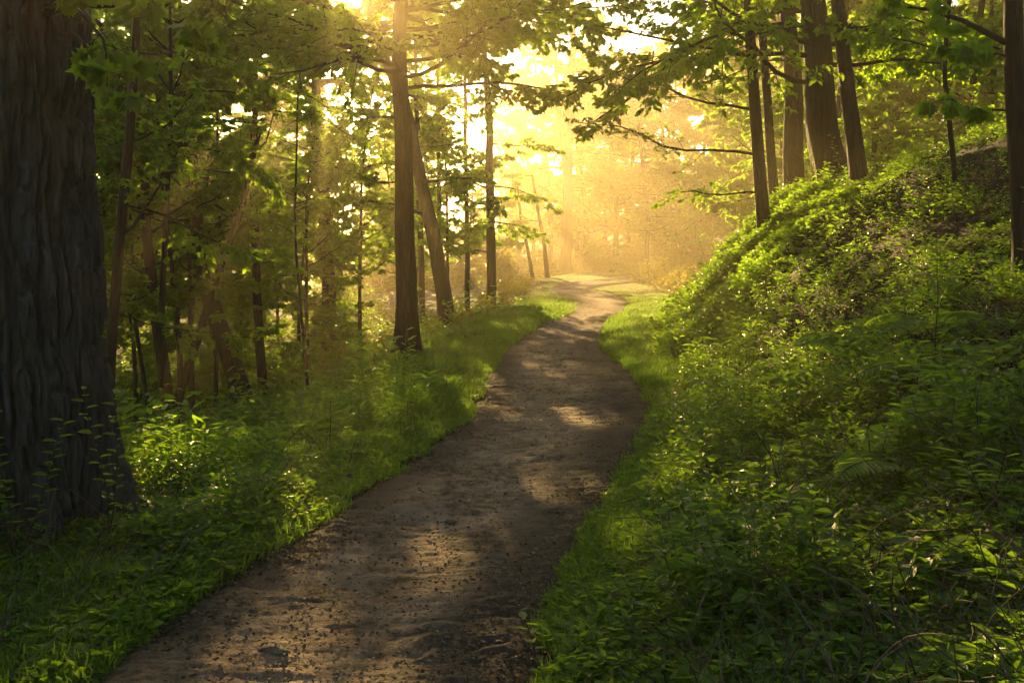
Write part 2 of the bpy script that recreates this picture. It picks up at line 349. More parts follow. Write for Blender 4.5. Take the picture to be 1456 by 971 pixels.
def trunk_mesh(bag, pts, r0, r1, n=18, K=46, flare=0.5, bump=0.05, seed=0):
    pts = np.array(pts, float); s = np.concatenate([[0], np.cumsum(np.linalg.norm(np.diff(pts, axis=0), axis=1))])
    t = np.linspace(0, 1, K) ** 1.25 * s[-1]
    P = np.stack([np.interp(t, s, pts[:, i]) for i in range(3)], 1)
    for _ in range(4): P[1:-1] = (P[:-2] + 2 * P[1:-1] + P[2:]) / 4
    P[2:] += (np.stack([vnoise(t * .7, seed, 0, 1), vnoise(t * .7, seed, 0, 2), t * 0], 1)[2:] - [.5, .5, 0]) * r0 * 0.6
    rr = (r0 + (r1 - r0) * t / s[-1]) * (1 + flare * np.exp(-t / (1.6 * r0 + 0.05)))
    th = np.linspace(0, 2 * np.pi, n, endpoint=False)
    TH, TT = np.meshgrid(th, t)
    rad = rr[:, None] * (1 + bump * (2 * vnoise(np.cos(TH) * 2.5 + 9, np.sin(TH) * 2.5 + seed, TT * 1.1, 5) - 1)
                         + 0.22 * np.exp(-TT / (1.6 * r0 + .05)) * np.sin(TH * 4 + seed))
    V = P[:, None, :] + rad[..., None] * np.stack([np.cos(TH), np.sin(TH), TH * 0], -1)
    idx = np.arange(K * n).reshape(K, n); a = idx[:-1]; b = np.roll(a, -1, 1); c = idx[1:]; d = np.roll(c, -1, 1)
    bag.add(V, [np.stack([a, b, d, c], -1).reshape(-1, 4)])
    return lambda z: np.array([np.interp(z, P[:, 2], P[:, 0]), np.interp(z, P[:, 2], P[:, 1]), z])

def key_tree(name, label, cat, pix, d, wpx, limbs, top=8.5, leaf=0.10, n1=11, n2=6, n3=7, group=None, extra_trunks=(), upper=True, mat=None, lenr=(1.6, 3.2), zr=(2.2, 7.0), targets=(), up=0.12, sides=18, flare=0.45, azr=(0, 2 * math.pi), dz=0.0):
    """pix: trunk seen from foot to top; limbs: how many grow at random heights; targets: (z, direction, length, radius)"""
    global rng
    rng = np.random.default_rng(int(pix[0][0] * 7 + d * 13))
    x0 = at(pix[0][0], pix[0][1], d)[0]; base = np.array([x0, d, float(H(x0, d))])
    pts = [base - [0, 0, 0.25]] + [at(a, b, d) for a, b in pix[1:]]
    last = pts[-1]; dv = unit(pts[-1] - pts[-2])
    if last[2] < base[2] + top: pts.append(last + dv * (base[2] + top - last[2]) / max(dv[2], 0.3))
    r0 = wpx / F_PX * d / 2 * 1.0
    root = thing(name, label, cat, base, group)
    tb = Bag(); pos = trunk_mesh(tb, pts, r0, r0 * 0.42, sides, seed=abs(hash((int(pix[0][0]),))) % 97, flare=flare)
    ex = []
    for ep, ew in extra_trunks:
        epts = [at(a, b, d) for a, b in ep]
        trunk_mesh(tb, epts, ew / F_PX * d / 2, ew / F_PX * d / 5, 12, flare=0.1, seed=3)
    tb.build('trunk', mat or M_BARK, root, True, base)
    crown = Bag()
    for i in range(limbs):
        z = base[2] + rng.uniform(*zr); az = rng.uniform(*azr)
        ln = rng.uniform(*lenr); wood = Bag()
        spray(wood, crown, pos(z), [math.cos(az), math.sin(az), up + rng.normal(0, 0.1)], ln, max(0.012, r0 * 0.22), leaf, n1, n2, n3)
        wood.build('limb', M_TWIG, root, True, base)
    for z, dr, ln, rad, kw in targets:
        wood = Bag(); a = dict(leaf=leaf, n1=n1, n2=n2, n3=n3); a.update(kw)
        spray(wood, crown, pos(z), dr, ln, rad, **a); wood.build('limb', M_TWIG, root, True, base)
    if upper:        # the high crown, above the frame: larger leafy sprays
        for i in range(8):
            wood = Bag(); z = base[2] + top * rng.uniform(0.82, 1.0); az = i * 2.4 + rng.random()
            spray(wood, crown, pos(z), [math.cos(az), math.sin(az), 0.35], rng.uniform(2.6, 4.4), max(0.02, r0 * .3), 0.26, 9, 5, 6)
            wood.build('limb', M_TWIG, root, True, base)
    crown.build('crown', M_CANOPY, root, False, base)
    return root
exec_trees = True
# ------------------------------------------------------------------ the great trunk at the left edge
def giant():
    base = np.array([-3.30, 6.4, float(H(-3.3, 6.4)) - 0.05]); root = thing('old_tree', 'huge old tree with dark deeply furrowed bark filling the left edge beside the path', 'tree', base)
    n = 520; z = np.concatenate([np.linspace(-0.35, 4.6, 560), np.linspace(4.75, 10, 40)])
    th = np.linspace(0, 2 * np.pi, n, endpoint=False); TH, Z = np.meshgrid(th, z)
    r = 0.585 + 0.045 * np.exp(-Z / 1.9) + 0.24 * np.exp(-np.maximum(Z, -.3) / 0.40) * (1 + 0.6 * np.sin(TH * 5 + 0.8) + .3 * np.sin(TH * 9 + 2)) - 0.012 * np.maximum(Z - 2, 0)
    c, s = np.cos(TH), np.sin(TH)
    wz = 0.5 * (fbm(c * 3, s * 3, Z * 1.4, 2, 61) - 0.5)
    A = vnoise(c * 8.5 + wz * 4, s * 8.5 + wz * 4, Z * 2.0, 63); B = vnoise(c * 19 + wz * 6, s * 19 + wz * 6, Z * 6.5, 67)
    r1 = 1 - np.abs(2 * A - 1); r2 = 1 - np.abs(2 * B - 1)
    fur = sstep(.60, .95, r1) * 0.075 + sstep(.55, .95, r2) * 0.035
    plate = 0.014 * fbm(c * 26, s * 26, Z * 7, 3, 71)
    r = r - fur + plate + 0.03 * (fbm(c * 1.6, s * 1.6, Z * .5, 1, 73) - 0.5)
    V = np.stack([r * c, r * s, Z], -1)
    idx = np.arange(len(z) * n).reshape(len(z), n); a = idx[:-1]; b = np.roll(a, -1, 1); cc = idx[1:]; d = np.roll(cc, -1, 1)
    mesh('trunk', V, [np.stack([a, b, d, cc], -1).reshape(-1, 4)], M_BARK_OLD, root, True)
    crown = Bag()
    for z_, dr, ln in ((2.95 + 0.35, (0.9, -0.35, 0.05), 1.15), (3.35, (1.0, -0.6, -0.1), 1.25)):
        wood = Bag(); spray(wood, crown, base + [0.45, -0.3, z_], dr, ln, 0.016, 0.13, 6, 3, 5, tpl=MAPLE, droop=0.8, grav=-0.10, fr=(0.42, 0.4))
        wood.build('limb', M_TWIG, root, True, base)
    crown.build('crown', M_NEARLEAF, root, False, base)
    up = Bag()
    for i in range(7):
        wood = Bag(); az = i * 2.4
        spray(wood, up, base + [0, 0, 7.2 + .35 * i], [math.cos(az), math.sin(az), 0.3], 5.0, 0.12, 0.26, 12, 6, 7)
        wood.build('limb', M_TWIG, root, True, base)
    up.build('crown', M_CANOPY, root, False, base)
giant()

# ------------------------------------------------------------------ trees that can be told apart
W = (-1, 0, 0)
key_tree('forest_tree', 'straight dark trunk standing alone on the left verge, in front of the leaning tree', 'tree', [(577, 515), (572, 250), (568, 0)], 18.5, 33, 7, top=9.5, flare=.95, zr=(5.2, 8.4), lenr=(2.2, 3.8), leaf=0.12,
         targets=[(3.2, (-1, .2, .1), 1.2, .02, dict(n1=7, n2=4))] + [(z_, dr_, ln_, .04, dict(n1=16, n2=7, n3=8, leaf=.125)) for z_, dr_, ln_ in [(6.0, (-1, -.2, .10), 4.2), (5.5, (-1, .2, .14), 3.4), (5.7, (-1, -.6, .0), 3.6), (5.6, (-1, .5, .15), 3.0), (4.9, (1, -.3, .08), 3.6), (5.4, (1, -.1, .06), 4.3), (5.8, (1, -.5, .04), 4.4), (6.3, (1, -.7, .0), 4.2), (5.6, (.8, -1, .0), 3.2), (6.4, (1, .3, .0), 4.0), (5.9, (-1, .1, .05), 4.4), (5.2, (-1, -.35, .05), 3.2), (5.1, (1, -.6, .06), 3.8)]])
key_tree('forest_tree', 'thick trunk leaning to the left just behind the lone dark trunk', 'tree', [(642, 428), (612, 310), (594, 235), (582, 180), (545, 70), (522, 0)], 30, 25, 6, top=10.5, zr=(3.5, 9), lenr=(2.2, 4), leaf=0.14, flare=0.2)
key_tree('forest_tree', 'slim upright tree in golden haze with layered drooping branches, right of the leaning tree', 'tree', [(698, 412), (696, 200), (690, 120), (688, 0)], 36, 15, 7, top=12, zr=(2.2, 8), lenr=(1.6, 3.0), leaf=0.15, up=0.0,
         targets=[(4.5, (1, -.2, -.05), 3.0, .03, {}), (3.2, (1, .1, -.05), 2.4, .03, {}), (6, (1, 0, 0), 2.6, .03, {})])
key_tree('slender_tree', 'very thin pale trunk between the leaning tree and the slim layered tree', 'tree', [(665, 405), (662, 170), (660, 0)], 39, 8, 5, top=12, zr=(3, 9), leaf=0.15)
key_tree('slender_tree', 'very thin trunk rising right beside the foot of the leaning tree', 'tree', [(626, 415), (622, 160), (622, 0)], 42, 8, 5, top=12, zr=(4, 9), leaf=0.15)
key_tree('slender_tree', 'thin hazy trunk seen just right of the lone dark trunk', 'tree', [(600, 420), (593, 150), (590, 0)], 35, 10, 5, top=11, zr=(4, 9), leaf=0.14)
key_tree('forest_tree', 'pale thick trunk behind leaves left of the lone dark trunk', 'tree', [(468, 400), (458, 250), (450, 120), (446, 0)], 34, 22, 4, top=11, zr=(3.5, 9), lenr=(2, 3.2), leaf=0.15)
key_tree('forest_tree', 'tall forked tree fading into the golden haze straight ahead beyond the path bend', 'tree', [(805, 388), (806, 230), (815, 130), (812, 0)], 74, 17, 9, top=19, zr=(7, 18), lenr=(3, 6), leaf=0.28, n1=9, n2=5, n3=5, extra_trunks=[([(806, 250), (795, 170), (788, 60)], 10)], upper=False)
key_tree('young_tree', 'small leaning tree in the haze, left one of the two at the far bend', 'tree', [(759, 392), (750, 350), (742, 320), (738, 280)], 60, 6, 6, top=6, zr=(2, 6), lenr=(1, 2.2), leaf=0.2, upper=False)
key_tree('young_tree', 'small leaning tree in the haze, right one of the two at the far bend', 'tree', [(780, 390), (774, 350), (768, 320), (762, 280)], 58, 7, 6, top=6, zr=(2, 6), lenr=(1, 2.2), leaf=0.2, upper=False)
# ravine at the left
UN = dict(leaf=0.085, up=0.05, n3=7)
key_tree('understory_tree', 'slender dark tree leaning right just behind the huge old tree', 'tree', [(146, 640), (160, 445), (185, 215), (196, 60)], 11.5, 19, 4, top=7.5, zr=(3.2, 6.5), lenr=(1.2, 2.2), targets=[(2.0, (.8, .2, .75), 1.6, .022, dict(n1=8))], azr=(-.6, 2.2), **UN)
key_tree('understory_tree', 'forked tree at the bottom of the dark hollow, its right stem slanting right', 'tree', [(243, 645), (226, 470), (218, 400), (206, 280), (200, 120)], 20, 20, 11, top=8.5, zr=(3.0, 8.5), lenr=(1.8, 3.2), extra_trunks=[([(246, 600), (262, 540), (285, 470), (306, 400), (345, 290), (370, 180)], 15)], **UN)
key_tree('understory_tree', 'stout trunk in the hollow leaning left, grey bark', 'tree', [(352, 600), (328, 510), (302, 430), (285, 360), (270, 240), (262, 100)], 22, 30, 12, top=8.5, zr=(3.2, 8.5), lenr=(2, 3.6), **UN)
key_tree('understory_tree', 'dark upright trunk touching the right side of the stout leaning trunk', 'tree', [(376, 600), (364, 430), (360, 300), (362, 120)], 23.5, 15, 11, top=9, zr=(3.4, 8.5), lenr=(2, 3.6), **UN)
key_tree('sapling', 'bare pole-thin sapling on the slope between the hollow and the lone dark trunk', 'sapling', [(441, 585), (430, 460), (419, 340), (422, 200)], 17, 5, 4, top=5.5, zr=(3.2, 5.4), lenr=(.7, 1.4), leaf=0.08, upper=False)
key_tree('sapling', 'thin crooked stem left of the forked tree in the hollow', 'sapling', [(217, 625), (205, 540), (192, 450), (188, 380)], 21, 7, 6, top=6.5, zr=(2.5, 6.4), lenr=(.8, 1.8), leaf=0.085, upper=False)
key_tree('sapling', 'thin dark stem right of the forked tree in the hollow', 'sapling', [(305, 600), (308, 500), (316, 420), (312, 300)], 23, 7, 7, top=7, zr=(2.5, 6.8), lenr=(.9, 2.0), leaf=0.085, upper=False)
# right bank
key_tree('forest_tree', 'slim trunk at the left end of the bank row, thin branches reaching over the path', 'tree', [(1090, 300), (1076, 180), (1068, 60), (1065, 0)], 17, 20, 2, top=7, zr=(4.2, 6), lenr=(2, 3), leaf=0.11,
         targets=[(3.55, (-1, -.1, .12), 3.3, .028, dict(n1=11, n2=5, n3=4, leaf=.085, droop=.35)), (4.3, (-1, .3, .25), 3.2, .028, dict(n1=11, n2=5, n3=4, leaf=.085)), (2.9, (-1, .15, .1), 1.9, .02, dict(n1=9, n2=5, n3=4, leaf=.085)), (5.2, (-1, 0, .2), 3.6, .03, {})])
key_tree('forest_tree', 'thin sunlit trunk second from the left on the bank', 'tree', [(1107, 285), (1093, 180), (1085, 80), (1080, 0)], 20, 15, 10, top=8, zr=(4, 7.5), lenr=(1.6, 2.6), leaf=0.11)
key_tree('forest_tree', 'medium trunk with bright left edge, third from the left on the bank', 'tree', [(1133, 275), (1127, 150), (1121, 0)], 21, 31, 13, top=8.5, zr=(4.4, 8), lenr=(2, 3.4), leaf=0.12)
key_tree('forest_tree', 'thickest trunk on the bank, rough dark bark and widening foot', 'tree', [(1185, 290), (1168, 130), (1155, 0)], 18, 47, 4, top=8, zr=(4.8, 7.5), lenr=(2.4, 3.6), leaf=0.12, sides=30, flare=0.55,
         targets=[(z_, dr_, ln_, .05, dict(n1=16, n2=8, n3=8, leaf=.125)) for z_, dr_, ln_ in [(4.9, (-1, -.6, .04), 5.2), (5.4, (-1, -.3, .03), 5.0), (5.6, (-1, -.9, .0), 5.4), (5.9, (-1, -.6, .0), 5.6), (6.2, (-1, -.1, -.02), 4.8), (5.6, (1, -.4, .0), 3.5), (6.0, (1, .2, .0), 3.6), (5.2, (.6, -1, .0), 2.8)]])
key_tree('forest_tree', 'smooth slim trunk leaning left against the thickest trunk on the bank', 'tree', [(1227, 300), (1206, 150), (1190, 0)], 16, 25, 10, top=6.5, zr=(4.2, 6), lenr=(1.6, 2.8), leaf=0.11,
         targets=[(2.7, (1, -.2, .15), 2.3, .02, dict(n1=9, n2=4, n3=4, leaf=.08))])
key_tree('sapling', 'thin dark curved stem growing alone on the upper slope', 'sapling', [(1363, 268), (1352, 190), (1342, 100), (1350, 0)], 12.5, 8, 4, top=4.5, zr=(1.4, 3.6), lenr=(.9, 1.8), leaf=0.09, upper=False,
         targets=[(3.55 + 1.4, (-1, .1, .3), 1.9, .014, dict(n1=9, n2=4, n3=4)), (3.3 + 1.3, (-1, -.2, .1), 1.6, .012, dict(n1=8, n2=4, n3=4))])
key_tree('maple_tree', 'dark knotty maple trunk cut by the right edge, large lobed leaves hanging from it', 'tree', [(1456, 400), (1452, 250), (1444, 120), (1446, 0)], 8.6, 32, 0, top=6.5, leaf=0.15,
         targets=[(3.55, (-1, .1, .55), 1.3, .03, dict(n1=5, n2=3, n3=3, tpl=MAPLE, droop=.9, leaf=.14)), (3.0, (-1, -.1, .1), .9, .012, dict(n1=5, n2=3, n3=4, tpl=MAPLE, droop=.9, leaf=.14)),
                  (3.45, (-.9, -.5, .1), 1.0, .012, dict(n1=5, n2=3, n3=4, tpl=MAPLE, droop=.9, leaf=.14)),
                  (5.0, (-1, .30, -.08), 4.0, .04, dict(n1=13, n2=6, n3=7, leaf=.10, t0=.4))])

# ------------------------------------------------------------------ repeats: prototypes and copies
_pc = [100]
def reseed():
    global rng
    _pc[0] += 1; rng = np.random.default_rng(_pc[0])
def proto_tree(name, label, group, h, r, limbs, leaf, zr, lenr, n1=9, n2=5, n3=6, up=0.12, lean=0.1):
    reseed()
    root = thing(name, label, 'tree', (0, 0, 0), group)
    tb = Bag(); pos = trunk_mesh(tb, [(0, 0, -0.4), (lean * .3, 0, h * .3), (lean * h * .5, .1, h * .7), (lean * h, 0, h)], r, r * .3, 12, 30)
    crown = Bag()
    for i in range(limbs):
        z = rng.uniform(zr[0], zr[1]) ; f = (z - zr[0]) / (zr[1] - zr[0]); az = i * 2.4 + rng.random()
        spray(tb, crown, pos(z), [math.cos(az), math.sin(az), up + .4 * f + rng.normal(0, .28)], rng.uniform(*lenr) * (1 - .45 * f), r * .25, leaf, n1, n2, n3)
    tb.build('trunk', M_BARK, root, True); crown.build('crown', M_CANOPY, root, False)
    return root
def px_of(x, y): return 728 + x / y * F_PX if y > 1 else (0 if x < 0 else 1456)
def near_by(what, marks):
    def f(i, x, y):
        if y < 1: return None
        q = px_of(x, y); c = [m_ for m_ in marks if abs(m_[0] - q) < 1e9]; m_ = min(c, key=lambda m_: abs(m_[0] - q) + (0 if m_[2] < y else 25))
        side = 'right of' if q > m_[0] + 14 else 'left of' if q < m_[0] - 14 else 'directly behind'
        far = 'far ' if y > m_[2] * 1.45 and side != 'directly behind' else ''
        return '%s %s%s %s' % (what, far, side, m_[1])
    return f
def place(protos, spots, labeler=None):
    used = set(); reseed()
    for i, (x, y, s, k) in enumerate(spots):
        p = protos[k % len(protos)]; rz = float(rng.uniform(0, 6.28)); z = float(H(x, y)) - 0.05
        lb = labeler(i, x, y) if labeler else None
        if k % len(protos) not in used:
            used.add(k % len(protos)); p.location = (x, y, z); p.rotation_euler = (0, 0, rz); p.scale = (s, s, s)
            if lb: p['label'] = lb
        else: copy_thing(p, (x, y, z), rz, (s, s, s * float(rng.uniform(.9, 1.12))), lb)

# understory thicket, left hollow and behind
UG = 'young trees crowding the left hollow'
us = [proto_tree('understory_tree', 'leafy young tree among the many crowding the left hollow', UG, 6.5, .06, 46, .13, (1.0, 6.4), (1.6, 2.9), 10, 6, 8) for _ in range(3)]
us.append(proto_tree('understory_tree', 'leafy young tree among the many crowding the left hollow', UG, 6.5, .06, 19, .125, (2.6, 6.4), (1.8, 3.0), 10, 6, 8))
us.append(proto_tree('understory_tree', 'leafy young tree among the many crowding the left hollow', UG, 6.5, .06, 16, .13, (1.0, 6.4), (1.6, 2.9), 9, 5, 6))
spots = []
for (x, y) in [(-9.5, 17), (-7.6, 24), (-10.5, 22), (-12.5, 26), (-8.5, 28), (-5.6, 27), (-11.5, 31), (-14.5, 32), (-7.2, 32), (-16.5, 28), (-13.5, 20.5), (-4.4, 38), (-9, 36), (-12.8, 37), (-17, 36), (-20, 33), (-3.2, 43), (-7, 42), (-11, 43), (-15.5, 43), (-20, 42), (-24, 38), (-3.3, 33.5), (-2.2, 38.5), (-4.9, 31.5), (-7.5, 38), (-4.6, 47), (-6.2, 19.5), (-6.6, 15.8), (-5.9, 17.6), (-7.9, 19), (-8.6, 15.5), (-9.5, 23.5), (-7.2, 22.3), (-11.5, 19)]:
    spots.append((x + rng.uniform(-.5, .5), y + rng.uniform(-.6, .6), rng.uniform(.85, 1.1) * min(max(y / 24, 1), 1.8), len(spots)))
def sunny(x, y): return y > 28.5 and abs(x + .176 * y - 3) < 4.2      # where the sun shines along the edge of the wood
spots = [(x, y, (min(s_, 1.25) if sunny(x, y) else (1.15 if y > 17 and x > -9 else s_)), (4 if sunny(x, y) or (-5.8 < x and y < 28) else 3 if y < 24.5 else k % 3)) for x, y, s_, k in spots]
place(us, spots, near_by('leafy young tree', [(60, 'the huge old trunk', 6), (178, 'the slender dark tree by the old trunk', 11), (225, 'the forked hollow tree', 20), (320, 'the stout leaning trunk', 22), (430, 'the pole-thin sapling', 17), (466, 'the pale thick trunk', 34), (575, 'the lone dark trunk', 18), (620, 'the thick leaning tree', 30), (697, 'the slim layered tree', 36)]))
# woodland on top of the right bank
BG_ = 'leafy trees crowding the top of the right bank'
rs = [proto_tree('bank_tree', 'leafy tree among the many crowding the top of the right bank', BG_, 7.0, .09, 28, .14, (1.0, 6.8), (1.6, 3.1), 10, 6, 8) for _ in range(3)]
spots = []
for (x, y) in [(9.5, 21), (11.5, 20), (8.0, 24.5), (12, 25), (10, 28), (14.5, 24), (16, 28), (12.5, 32), (9.2, 33), (17.5, 33), (14.5, 37), (11, 40), (19, 38), (21.5, 34), (16, 44), (22, 44), (13, 18), (15.5, 20.5)]:
    spots.append((x + rng.uniform(-.4, .4), y + rng.uniform(-.4, .4), rng.uniform(.85, 1.1) * min(max(y / 24, 1), 1.7), len(spots)))
place(rs, spots, near_by('leafy tree on the bank top', [(1085, 'the slim branchy trunk', 17), (1128, 'the medium bright-edged trunk', 21), (1175, 'the thickest bank trunk', 18), (1212, 'the slim leaning trunk', 16), (1350, 'the thin curved stem', 12), (1446, 'the knotty maple', 8)]))
# taller trees fading in the haze
FG_ = 'tall trees fading into the golden haze'
fs = [proto_tree('tall_tree', 'tall tree fading into the golden haze beyond the path', FG_, 20, .26, 40, .36, (2.5, 19.5), (3.0, 5.6), 10, 6, 6) for _ in range(3)]
spots = []
fp = [(-9, 52), (-5, 57), (-14, 54), (-20, 52), (-26, 50), (-31, 56), (-8, 68), (-16, 66), (-24, 66), (-33, 68), (-40, 60), (3, 90), (-4, 82), (-12, 84), (-22, 86), (-34, 86), (-46, 80),
      (13, 60), (17, 66), (8, 96), (18, 78), (18, 55), (22, 60), (24, 70), (28, 54), (31, 64), (26, 84), (35, 76), (36, 58), (42, 70), (15, 99), (3, 108), (-10, 106), (-24, 108), (-40, 106), (28, 104), (42, 96), (54, 84), (-56, 98),
      (21, 96), (11, 108), (18, 112), (25, 114), (-2, 118), (7, 122), (14, 124), (22, 126), (34, 118), (-14, 122), (12, 84), (0, 99), (-30, 120), (46, 116), (20, 88), (31, 92), (38, 108), (4, 134), (16, 136), (28, 136), (9, 88), (14, 92), (6, 100), (19, 104), (12, 100), (24, 94), (9, 114), (26, 104)]
for (x, y) in fp:
    sc_ = rng.uniform(.85, 1.1)
    if x <= -24: sc_ *= .62
    if -24 < x < 3: sc_ = min(sc_, .265 * (y - 22) / 20 if y < 70 else .265 * (y - 44) / 20)        # lower wood where the sun reaches the clearing
    spots.append((x + rng.uniform(-1, 1), y + rng.uniform(-1, 1), sc_, len(spots)))
place(fs, spots, near_by('tall hazy distant tree', [(60, 'the huge old trunk', 6), (225, 'the forked hollow tree', 20), (320, 'the stout leaning trunk', 22), (466, 'the pale thick trunk', 34), (575, 'the lone dark trunk', 18), (697, 'the slim layered tree', 36), (768, 'the two little leaning trees', 60), (805, 'the hazy forked tree', 74), (900, 'the far end of the path', 60), (1085, 'the slim branchy bank trunk', 17), (1175, 'the thickest bank trunk', 18), (1350, 'the thin curved stem', 12)]))
# unseen trees added beside and behind the camera to cut the sky light
NG = 'unseen shading trees added beside and behind the camera'
ns = [proto_tree('tall_tree', 'unseen tall leafy tree added around the camera to shade the scene', NG, 14, .24, 26, .34, (5.0, 13.6), (3.4, 5.6), 10, 6, 6) for _ in range(2)]
place(ns, [(x, y, rng.uniform(.85, 1.1), i) for i, (x, y) in enumerate([(-7, -4), (-3, -9), (4, -7), (8, -2), (7.5, 4), (-9, 2), (-13, 8), (-15, -3), (13, 6), (14, -6), (0, -16), (-9, -15), (9, -15), (17, 13), (-17, 14), (-21, 5), (20, 3), (-20, -12), (19, -13)])])

# shrubs
def proto_shrub(label, group, mat, rad=0.8, leaf=0.06, n=16):
    reseed(); root = thing('shrub', label, 'shrub', (0, 0, 0), group); wood = Bag(); crown = Bag()
    for i in range(n):
        az = i * 2.4 + rng.random() * .6; el = rng.uniform(.2, 1.5)
        spray(wood, crown, (0.05 * math.cos(az), 0.05 * math.sin(az), -.05), (math.cos(az) * math.cos(el), math.sin(az) * math.cos(el), math.sin(el)), rad * rng.uniform(.7, 1.15), .012, leaf, 7, 4, 6, K0=6, t0=.25, jit=.7)
    wood.build('stem', M_TWIG, root, True); crown.build('foliage', mat, root); return root
SG = 'shrubs lining the left verge under the hazy trees'
sh = [proto_shrub('sunlit yellow-green shrub in the row lining the left verge', SG, M_SHRUB) for _ in range(3)]
sp = []
for px, d in [(505, 26), (530, 24), (545, 29), (590, 25.5), (612, 27), (655, 29), (575, 31), (520, 33), (480, 28), (450, 25), (675, 33), (700, 35), (718, 38), (735, 43), (640, 36), (610, 38), (570, 38), (690, 42), (655, 44), (480, 38), (750, 50), (720, 52)]:
    sp.append((at(px, 400, d)[0], d, rng.uniform(.75, 1.15), len(sp)))
place(sh, sp, near_by('yellow-green verge shrub', [(466, 'the pale thick trunk', 24), (575, 'the lone dark trunk', 18), (640, 'the thick leaning tree', 28), (697, 'the slim layered tree', 36), (760, 'the two little leaning trees', 60)]))
SGH = 'shrubs filling the bottom of the hollow'
shh = [proto_shrub('leafy shrub in the bottom of the hollow', SGH, M_CANOPY, 1.15, .10, 18) for _ in range(2)]
sp = []
for px, d in [(190, 26), (225, 29), (260, 27), (290, 31), (320, 28), (350, 32), (375, 27.5), (400, 31), (425, 27), (450, 32), (210, 34), (305, 35), (390, 36), (165, 30), (480, 34), (250, 37), (340, 38), (440, 38), (495, 38), (280, 24.5), (410, 24.5), (520, 42), (455, 43), (380, 44), (300, 45), (215, 44), (240, 50), (275, 53), (315, 50), (345, 55), (370, 49), (400, 54), (430, 50), (460, 56), (490, 50), (515, 54), (200, 52), (540, 48), (335, 41), (425, 41)]:
    sp.append((at(px, 400, d)[0], d, rng.uniform(.8, 1.35), len(sp)))
place(shh, sp, near_by('leafy green hollow shrub', [(140, 'the huge old trunk', 8), (178, 'the slender dark tree by the old trunk', 11), (235, 'the forked hollow tree', 20), (330, 'the stout leaning trunk', 22), (435, 'the pole-thin sapling', 17), (466, 'the pale thick trunk', 34)]))
SG2 = 'shrubs on the hazy bank right of the far bend'
sh2 = [proto_shrub('pale bushy shrub on the hazy bank right of the far bend', SG2, M_SHRUB, 1.1, .09, 16) for _ in range(2)]
sp = []
for px, d in [(905, 58), (925, 52), (945, 46), (965, 42), (935, 60), (955, 54), (985, 48), (895, 66), (915, 70), (870, 76), (845, 80), (985, 38), (1005, 42), (975, 62), (830, 84), (780, 72), (750, 66), (1010, 33)]:
    sp.append((at(px, 400, d)[0], d, rng.uniform(.8, 1.3), len(sp)))
place(sh2, sp, near_by('pale bushy shrub', [(805, 'the hazy forked tree', 50), (868, 'the far end of the path', 50), (950, 'the sunlit bank nose', 18), (1088, 'the slim branchy trunk', 17)]))
SG4 = 'large hazy bushes under the far trees'
sh4 = [proto_shrub('large rounded bush fading in the golden haze under the far trees', SG4, M_SHRUB, 2.6, .22, 22) for _ in range(2)]
sp = []
for px, d in [(640, 70), (672, 78), (705, 74), (730, 86), (765, 92), (800, 98), (835, 94), (860, 100), (885, 88), (915, 92), (945, 84), (975, 90), (1000, 80), (1030, 76), (1060, 70), (600, 66), (560, 70), (520, 64), (480, 72), (900, 104), (780, 106), (820, 110), (720, 104), (960, 104), (1020, 98)]:
    sp.append((at(px, 400, d)[0], d, rng.uniform(.8, 1.4), len(sp)))
place(sh4, sp, near_by('large rounded hazy bush', [(575, 'the lone dark trunk', 18), (640, 'the thick leaning tree', 30), (697, 'the slim layered tree', 36), (768, 'the two little leaning trees', 60), (805, 'the hazy forked tree', 74), (868, 'the far end of the path', 60), (950, 'the sunlit bank nose', 18), (1088, 'the slim branchy trunk', 17)]))
SG3 = 'bright bushes on the nose of the bank'
sh3 = [proto_shrub('sunlit leafy bush covering the nose of the right bank', SG3, M_NEARLEAF, .62, .055, 18) for _ in range(2)]
sp = []
for px, d, s in [(958, 16.5, .8), (972, 17.2, .85), (990, 17.0, .8), (1030, 18.4, .6), (955, 18.2, .9), (975, 18.6, .9), (1000, 18.6, .8), (1095, 18.0, .7), (1125, 18.5, .7), (965, 15.6, .55)]:
    sp.append((at(px, 400, d)[0], d, s * .9, len(sp)))
place(sh3, sp, near_by('leafy bush on the bank nose', [(945, 'the grass verge', 16), (1000, 'the nose crest', 17), (1090, 'the slim branchy trunk', 17)]))

